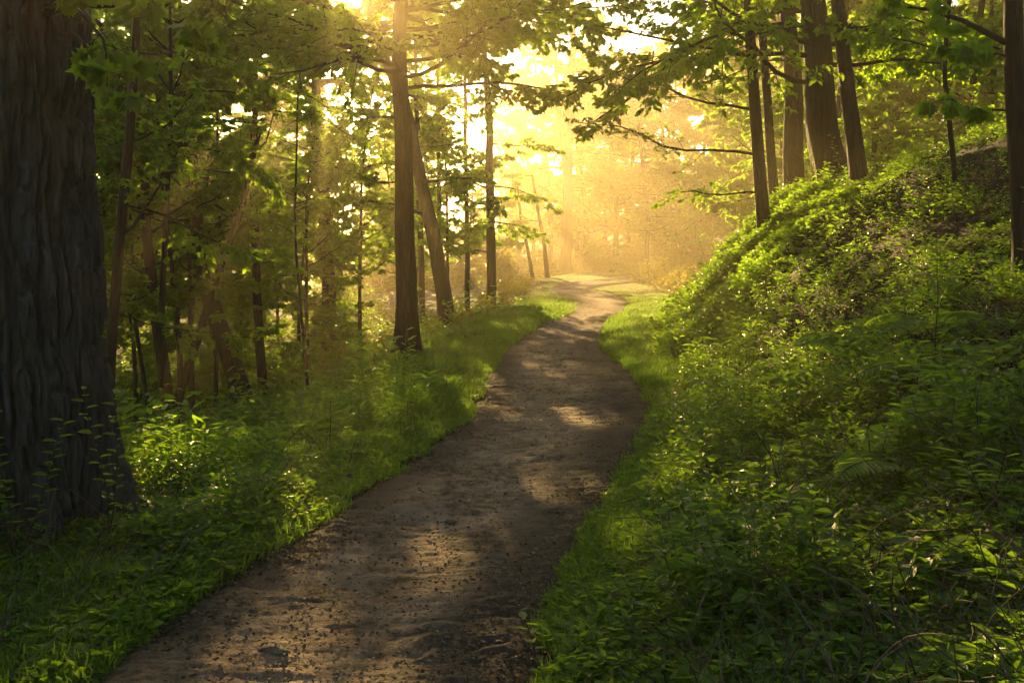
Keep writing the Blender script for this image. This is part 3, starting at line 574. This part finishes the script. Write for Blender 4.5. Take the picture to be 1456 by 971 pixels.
# ------------------------------------------------------------------ ground cover (stuff)
def scatter(n, x0, x1, y0, y1, p=1.6, dens=None):
    """points thinner with distance"""
    u = rng.random(n); y = (y0 ** (1 - p) + u * (y1 ** (1 - p) - y0 ** (1 - p))) ** (1 / (1 - p))
    a, b = x0(y), x1(y); x = a + (b - a) * rng.random(n)
    keep = (np.abs(x) < 0.60 * y + 1.2)
    if dens is not None: keep &= rng.random(n) < dens(x, y)
    return x[keep], y[keep]
def onpath(x, y, k=1.0):
    m_ = (PL(y) + PR(y)) / 2; h_ = (PR(y) - PL(y)) / 2; return np.abs(x - m_) / h_ < k * (.70 + .54 * fbm(x * 2.4, y * 2.4, 0, 4, 501))
def herb_patch(bag, x, y, m, ht, ls, tpl=LEAF, flat=.35, base_r=.5, up=.35):
    n_ = len(x); z = H(x, y); nr = slope_n(x, y)
    sc = (.5 + 1.15 * rng.random(n_) ** 2.2) * (1 + y * 0.022)
    h0 = ht; ht = ht * ((.3 + 1.3 * sstep(.35, .75, fbm(x * 1.2, y * 1.2, 0, 3, 97))) * np.clip((y - 1.5) / 4.5, .2, 1))[:, None]
    mp_ = (PL(y) + PR(y)) / 2; ed_ = np.abs(x - mp_) - (PR(y) - PL(y)) / 2
    hs = (sc * (.3 + .7 * sstep(0, .6, ed_)))[:, None]
    lean = rng.normal(0, .3, (n_, 3)); ax = unit(nr * .5 + np.array([0, 0, .6]) + lean * .6)
    j = np.arange(m)[None, :]; t = (j + rng.random((n_, m))) / m
    az = j * 2.4 + rng.uniform(0, 6.28, (n_, 1)); dirv = np.stack([np.cos(az), np.sin(az), up + 0 * az], -1)
    pos = np.stack([x, y, z], -1)[:, None, :] + ax[:, None, :] * (ht * hs * t)[..., None] + dirv * (ls * base_r * sc[:, None])[..., None] * (1.1 - t)[..., None]
    d = unit(dirv + rng.normal(0, .25, (n_, m, 3))); nn = unit(ax[:, None, :] + rng.normal(0, flat, (n_, m, 3)))
    if h0 >= .3:        # upright plants show their stems
        p0 = np.stack([x, y, z], -1); q_ = (ht * hs)
        tubes(bag, np.stack([p0, p0 + ax * q_ * .5, p0 + ax * q_], 1), np.full((n_, 1), .0025) * (1 + .04 * y)[:, None] * np.array([[1, .8, .4]]), 3, .3)
    cl = vnoise(x * 1.3, y * 1.3, 0, 91)
    rn = np.clip(.45 * cl[:, None] + .30 * t + .35 * rng.random((n_, m)), 0, 1)
    leaves(bag, pos.reshape(-1, 3), d.reshape(-1, 3), nn.reshape(-1, 3), (ls * sc[:, None] * rng.uniform(.6, 1.15, (n_, m))).ravel(), tpl, rn.ravel())
ub = Bag()
reseed()
def bankdens(x, y):
    c = fbm(x * .9, y * .9, 0, 3, 201)
    bare = sstep(.50, .60, fbm(x * 1.1 + 4, y * 1.1, 0, 3, 205)) * sstep(1.0, 2.4, x - TOE(y)) * .6
    steep = .30 * sstep(.8, 1.3, S1(y)) * sstep(.1, .5, x - TOE(y)) * (1 - sstep(1.6, 2.2, x - TOE(y)))
    hb_ = x - TOE(y); bare = bare + .08 * np.exp(-((y - 15.0) / 1.5) ** 2 - ((hb_ - 1.7) / 1.0) ** 2) + .18 * sstep(2.6, 4.0, hb_ * (1 + .12 * (y - 8)) / 1.6) * (y < 22)
    return np.clip(.35 + 1.1 * c - bare - steep, 0.04, 1) * (~onpath(x, y, 1.0))
x, y = scatter(70000, lambda y: PR(y) + (TOE(y) - PR(y) - .1) * sstep(10, 14, y), lambda y: PR(y) + 1.5 + .62 * y, 2.0, 40, 1.7, bankdens); herb_patch(ub, x, y, 9, .09, .034)
x, y = scatter(22000, lambda y: TOE(y) - .2, lambda y: TOE(y) + 1.5 + .62 * y, 2.0, 26, 1.5, bankdens); herb_patch(ub, x, y, 15, .20, .038, up=.2)
def nosed(x, y): return (x - TOE(y) > -.2) * (x - TOE(y) < 2.6) * np.clip(np.exp(-((y - 17.6) / 2.3) ** 2) + .8 * np.exp(-((x - TOE(y) - .1) / .5) ** 2) * (y > 15), 0, 1)
x, y = scatter(60000, lambda y: TOE(y) - .2, lambda y: TOE(y) + 2.6, 12.5, 21, 1.1, nosed); herb_patch(ub, x, y, 9, .12, .045)
x, y = scatter(2600, lambda y: TOE(y) - .2, lambda y: TOE(y) + 1.5 + .62 * y, 2.4, 22, 1.4, bankdens); herb_patch(ub, x, y, 18, .30, .060, LANCE, up=.15)
# left: verge lip and the slope of the hollow
def ld(x, y): return np.clip(.4 + .9 * fbm(x, y, 0, 3, 207), 0, 1) * (~onpath(x, y, 1.0))
x, y = scatter(62000, lambda y: -.62 * y - 1.5, lambda y: np.where(y < 9.5, PL(y) + .02, np.minimum(PL(y) - .4, LV(y) + .25)), 2.4, 48, 1.6, ld); herb_patch(ub, x, y, 9, .12, .038)
x, y = scatter(9000, lambda y: -.62 * y - 1.5, lambda y: LV(y) - .25, 3.0, 48, 1.3, ld); herb_patch(ub, x, y, 14, .38, .085, up=.2)
x, y = scatter(1800, lambda y: np.maximum(-.55 * y, LV(y) - 2), lambda y: np.minimum(LV(y) + .8, PL(y) - .3), 4.2, 12, 1.2, ld); herb_patch(ub, x, y, 16, .42, .085, LANCE)
def tall(x, y): return sstep(.55, .7, fbm(x * .8 + 3, y * .8, 0, 2, 611)) * (~onpath(x, y, 1.15))
x, y = scatter(5200, lambda y: TOE(y) - .1, lambda y: TOE(y) + 1.5 + .62 * y, 3.2, 20, 1.3, tall); herb_patch(ub, x, y, 22, .42, .048, up=.1)
x, y = scatter(2600, lambda y: -.62 * y - 1.5, lambda y: LV(y) - .2, 3, 20, 1.4, tall); herb_patch(ub, x, y, 20, .5, .06, up=.15)
db = Bag()
def stems(x, y, L):
    n_ = len(x); az = rng.uniform(0, 6.28, n_); e = rng.uniform(.1, 1.2, n_)
    P = grow(np.stack([x, y, H(x, y)], -1), np.stack([np.cos(az) * np.cos(e), np.sin(az) * np.cos(e), np.sin(e)], -1), L * rng.uniform(.4, 1.3, n_), 7, .16, -.10)
    tubes(db, P, (.0022 * rng.uniform(.7, 1.8, n_) * (1 + .05 * y))[:, None] * np.linspace(1, .4, 7)[None, :], 3)
    db.r[-1] = np.repeat(rng.random(n_), 21)
x, y = scatter(6000, lambda y: TOE(y) - .2, lambda y: TOE(y) + 1.2 + .62 * y, 2.2, 22, 1.4); stems(x, y, .42)
x, y = scatter(2000, lambda y: -.6 * y - 1, lambda y: PL(y) - .25, 2.8, 22, 1.4); stems(x, y, .38)
o = db.build('dead_stems', M_LITTER); o['kind'] = 'stuff'; o['label'] = 'thin dry stems and fallen twigs tangled in the undergrowth'
o = ub.build('undergrowth', M_HERB); o['kind'] = 'stuff'; o['label'] = 'low leafy undergrowth covering the bank and the hollow'

# grass on the verges
gb = Bag()
def blades(x, y, L, wd, lo=0):
    n_ = len(x); z = H(x, y) - .01; sc = rng.uniform(.5, 1.25, n_) * (1 + y * .012) * (.65 + .7 * fbm(x * 1.4, y * 1.4, 0, 2, 301)) * (1 - .82 * sstep(26, 44, y))
    az = rng.uniform(0, 6.28, n_); b = rng.uniform(.15, .8, n_)
    d = np.stack([np.cos(az) * b, np.sin(az) * b, np.ones(n_)], -1); d = unit(d); s = np.stack([-np.sin(az), np.cos(az), 0 * az], -1)
    wv = (wd * (1 + y * .14))[:, None]; p0 = np.stack([x, y, z], -1); Lm = (L * sc)[:, None]
    p1 = p0 + d * Lm * .55; d2 = unit(d + np.stack([np.cos(az) * b, np.sin(az) * b, -.5 * b], -1)); p2 = p1 + d2 * Lm * .5
    V = np.stack([p0 - s * wv, p0 + s * wv, p1 + s * wv * .8, p1 - s * wv * .8, p2], 1)
    k = (np.arange(n_) * 5)[:, None]
    rn = np.clip(.25 + .5 * fbm(x * .8, y * .8, 0, 2, 303) + .35 * rng.random(n_) - .1, 0, 1)
    gb.add(V, [k + np.array([[0, 1, 2, 3]]), k + np.array([[3, 2, 4]])], np.repeat(rn, 5))
def gdl(x, y): return (~onpath(x, y, .97)) * (.35 + .65 * (rng.random(len(x)) < np.abs(x - (PL(y) + PR(y)) / 2) - (PR(y) - PL(y)) / 2 + .6))
x, y = scatter(150000, lambda y: np.minimum(LV(y) - .1, PL(y) - 1.1), lambda y: PL(y) + .08, 2.6, 75, 1.35, gdl); blades(x, y, .10, .0026)
x, y = scatter(70000, lambda y: PR(y) - .06, lambda y: np.minimum(TOE(y) + .7, PR(y) + 1.4), 2.6, 20, 1.35, gdl); blades(x, y, .075, .002)
x, y = scatter(110000, lambda y: PR(y) - .06, lambda y: TOE(y) + .9, 13, 80, 1.5, gdl); blades(x, y, .12, .0024)
o = gb.build('grass', M_GRASS); o['kind'] = 'stuff'; o['label'] = 'short green grass along both sides of the path'

# leaf litter on the path and bare slope
lb = Bag()
def litter(x, y, size, lift=.012):
    n_ = len(x); on = onpath(x, y, 1.12)
    z = np.where(on, H(x, y, False) + .016, H(x, y) + .012) + rng.random(n_) * lift
    az = rng.uniform(0, 6.28, n_); d = np.stack([np.cos(az), np.sin(az), rng.normal(0, .25, n_)], -1)
    leaves(lb, np.stack([x, y, z], -1), d, unit(np.array([0, 0, 1.]) + rng.normal(0, .35, (n_, 3))), size * rng.uniform(.4, 1.3, n_) * (1 + y * .01), LEAF, np.clip(rng.random(n_) ** 1.6, 0, 1))
def ped(x, y):
    m_ = (PL(y) + PR(y)) / 2; h_ = (PR(y) - PL(y)) / 2; u = np.abs(x - m_) / h_
    return np.clip(.13 + 1.0 * sstep(.45, .95, u) * (.3 + 1.0 * sstep(.4, .65, fbm(x * 1.5, y * 1.5, 0, 2, 401))), 0, 1)
x, y = scatter(80000, lambda y: PL(y) - .15, lambda y: PR(y) + .15, 2.4, 30, 1.7, ped); litter(x, y, .024, .008)
x, y = scatter(34000, lambda y: TOE(y) - .3, lambda y: TOE(y) + .62 * y + 1, 2.4, 26, 1.4); litter(x, y, .06)
x, y = scatter(9000, lambda y: -.6 * y - 1, lambda y: PL(y) - .2, 3, 30, 1.4); litter(x, y, .06)
o = lb.build('leaf_litter', M_LITTER); o['kind'] = 'stuff'; o['label'] = 'small dead leaves and bark chips strewn along the path edges'
# gravel
def pebbles(name, x, y, z, s, mat, label):
    t = np.array([[1, 0, 0], [-1, 0, 0], [0, 1, 0], [0, -1, 0], [0, 0, .6], [0, 0, -.6]]); f = np.array([[0, 2, 4], [2, 1, 4], [1, 3, 4], [3, 0, 4], [2, 0, 5], [1, 2, 5], [3, 1, 5], [0, 3, 5]])
    n_ = len(x); V = t[None] * s[:, None, None] * rng.uniform(.55, 1.2, (n_, 6, 1)); a = rng.uniform(0, 6.28, n_)
    c, s_ = np.cos(a)[:, None], np.sin(a)[:, None]; V = np.stack([V[..., 0] * c - V[..., 1] * s_, V[..., 0] * s_ + V[..., 1] * c, V[..., 2]], -1) + np.stack([x, y, z], -1)[:, None, :]
    o = mesh(name, V, [((np.arange(n_) * 6)[:, None, None] + f[None]).reshape(-1, 3)], mat); o['kind'] = 'stuff'; o['label'] = label
x, y = scatter(16000, lambda y: PL(y), lambda y: PR(y), 2.4, 26, 1.7, ped)
pebbles('gravel', x, y, H(x, y, False) + .008, .006 * rng.uniform(.5, 1.8, len(x)) ** 1.5 * (1 + .03 * y), M_STONE, 'fine grey gravel scattered on the path')

# ------------------------------------------------------------------ single stones on the path
def stone(px, py, d, s, label):
    p = at(px, py, d); u = np.linspace(0, np.pi, 10); v = np.linspace(0, 2 * np.pi, 16, endpoint=False); U_, V_ = np.meshgrid(u, v, indexing='ij')
    X = np.stack([np.sin(U_) * np.cos(V_), np.sin(U_) * np.sin(V_) * .7, np.cos(U_) * .30], -1)
    sd_ = int(px); rr = .45 + 1.1 * fbm(X[..., 0] * 1.6 + sd_, X[..., 1] * 1.6, X[..., 2] * 1.6, 3, 9)
    X = X * rr[..., None] * s; n_ = 16; idx = np.arange(160).reshape(10, 16); a = idx[:-1]; b = np.roll(a, -1, 1); c = idx[1:]; dd = np.roll(c, -1, 1)
    o = mesh('stone', X, [np.stack([a, c, dd, b], -1).reshape(-1, 4)], M_STONE, smooth=True)
    o.location = (p[0], d, float(H(p[0], d, False)) + .004); o['label'] = label; o['category'] = 'stone'; o['group'] = 'stones lying on the path'
def gd(py): return CAM_Z * F_PX / (py - 375)
stone(392, 932, gd(932), .075, 'flat dark stone in the sunlit patch at the bottom of the path')
stone(330, 890, gd(890), .035, 'small stone on the near left of the path above the flat dark stone')
stone(640, 745, gd(745), .04, 'small brown stone in the middle of the near path')
stone(560, 905, gd(905), .03, 'little pebble-sized stone right of the flat dark stone')
stone(735, 640, gd(640), .045, 'small stone left of centre where the path narrows')
stone(700, 800, gd(800), .035, 'small stone among dead leaves near the right edge of the path')
stone(835, 560, gd(560), .05, 'rounded stone on the right side of the path before the bend')

# ------------------------------------------------------------------ single plants that stand out
def fern(px, py, d, n_fr, L, label, az0=0, spread=6.28, el=.9, leaflet=.30, mat=None, grav=-.16, name='fern', group=None):
    L *= 1.25; p = at(px, py, d); z = float(H(p[0], d)); root = thing(name, label, 'plant', (p[0], d, z), group)
    for i in range(n_fr):
        az = az0 + spread * (i + .5 * rng.random()) / n_fr; wood = Bag(); fo = Bag()
        P = grow(np.array([[0, 0, 0.]]), np.array([[math.cos(az) * math.cos(el), math.sin(az) * math.cos(el), math.sin(el)]]), np.array([L * rng.uniform(.75, 1.1)]), 12, .03, grav)
        tubes(wood, P, .004 * np.linspace(1, .3, 12)[None, :], 4)
        m_ = 18; t = np.linspace(.3, .99, m_) * 11; ii = t.astype(int).clip(0, 10); f = (t - ii)[:, None]
        st = P[0, ii] * (1 - f) + P[0, ii + 1] * f; dr = unit(P[0, ii + 1] - P[0, ii]); sd_ = unit(np.cross(dr, [0, 0, 1.])); nn = np.cross(sd_, dr)
        for sg in (1, -1):
            leaves(fo, st, dr * .45 + sd_ * sg + [0, 0, -.12], nn + rng.normal(0, .1, (m_, 3)), L * leaflet * np.sin(np.linspace(.9, 3.0, m_)) + .015, LANCE, rng.uniform(.5, 1, m_))
        fo.build('frond', mat or M_FERN, root); wood.build('stem', M_TWIG, root, True)
    return root
fern(1215, 470, 9.0, 5, .62, 'arching fern fronds standing out against the dark bare slope of the bank', 1.6, 3.4)
fern(1330, 470, 8.0, 4, .55, 'upright fern high on the bank below the thin curved stem', 0.6, 5)
fern(1340, 560, 6.5, 6, .50, 'broad fern halfway up the right bank', 0)
fern(1400, 640, 5.2, 5, .45, 'fern near the right edge halfway down the bank', .5)
fern(1165, 590, 7.6, 6, .5, 'low spreading fern on the lower bank beside the path verge', .4)
fern(1290, 720, 5.0, 5, .42, 'fern low on the near right bank among small leaves', 1)
fern(1020, 560, 11, 5, .42, 'small fern at the foot of the steep bank', 1)
fern(1120, 520, 9.8, 5, .4, 'small fern below the arching fern fronds', 1)
def sprig(px, py, d, hgt, m_, ls, label, tpl=LEAF, mat=None, name='leafy_plant', lean=(0, 0), stems=1):
    p = at(px, py, d); z = float(H(p[0], d)); root = thing(name, label, 'plant', (p[0], d, z)); wood = Bag(); fo = Bag()
    for s in range(stems):
        P = grow(np.zeros((1, 3)), np.array([[lean[0] + rng.normal(0, .12) * stems, lean[1] + rng.normal(0, .12) * stems, 1.]]), np.array([hgt * rng.uniform(.8, 1.1)]), 8, .06, 0)
        tubes(wood, P, .005 * np.linspace(1, .4, 8)[None, :], 5)
        t = np.linspace(.25, 1, m_) * 6.99; ii = t.astype(int); f = (t - ii)[:, None]; st = P[0, ii] * (1 - f) + P[0, ii + 1] * f
        az = np.arange(m_) * 2.4; leaves(fo, st, np.stack([np.cos(az), np.sin(az), .25 + 0 * az], -1), unit(np.array([0, 0, 1.]) + rng.normal(0, .25, (m_, 3))), ls * rng.uniform(.7, 1.1, m_), tpl, rng.uniform(.55, 1, m_))
    wood.build('stem', M_TWIG, root, True); fo.build('foliage', mat or M_FERN, root); return root
sprig(255, 690, 8.6, .40, 12, .12, 'glowing upright seedling with broad leaves on the lip of the hollow', LANCE)
sprig(470, 690, 8.8, .42, 12, .06, 'tall thin weed at the right end of the sunlit lip', LANCE)
sprig(420, 690, 8.7, .34, 10, .06, 'thin weed on the sunlit lip beside the tallest one', LANCE)
sprig(205, 700, 7.9, .45, 14, .08, 'leafy weed against the right foot of the huge old tree', LEAF, stems=3)
sprig(760, 940, 4.15, .20, 7, .075, 'bright seedling with round leaves at the lower right edge of the path', LEAF)
sprig(150, 700, 5.75, .95, 20, .085, 'leafy shoot climbing the right side of the huge old trunk', LEAF, stems=2)
sprig(20, 720, 5.3, .95, 26, .085, 'dark leafy shoots in front of the huge trunk at the left edge', LEAF, stems=3)
sprig(1285, 640, 5.8, .55, 14, .13, 'tall weed with large pale pointed leaves on the right bank', LANCE, stems=2)
sprig(1240, 700, 5.2, .38, 12, .12, 'weed with long pointed leaves below the tall pale one', LANCE, stems=2)
sprig(1330, 470, 7.2, .85, 26, .12, 'tall stalk with many narrow leaves high on the bank', LANCE)
sprig(1400, 800, 4.2, .30, 10, .11, 'low plant with long dark leaves at the lower right edge', LANCE, stems=3)
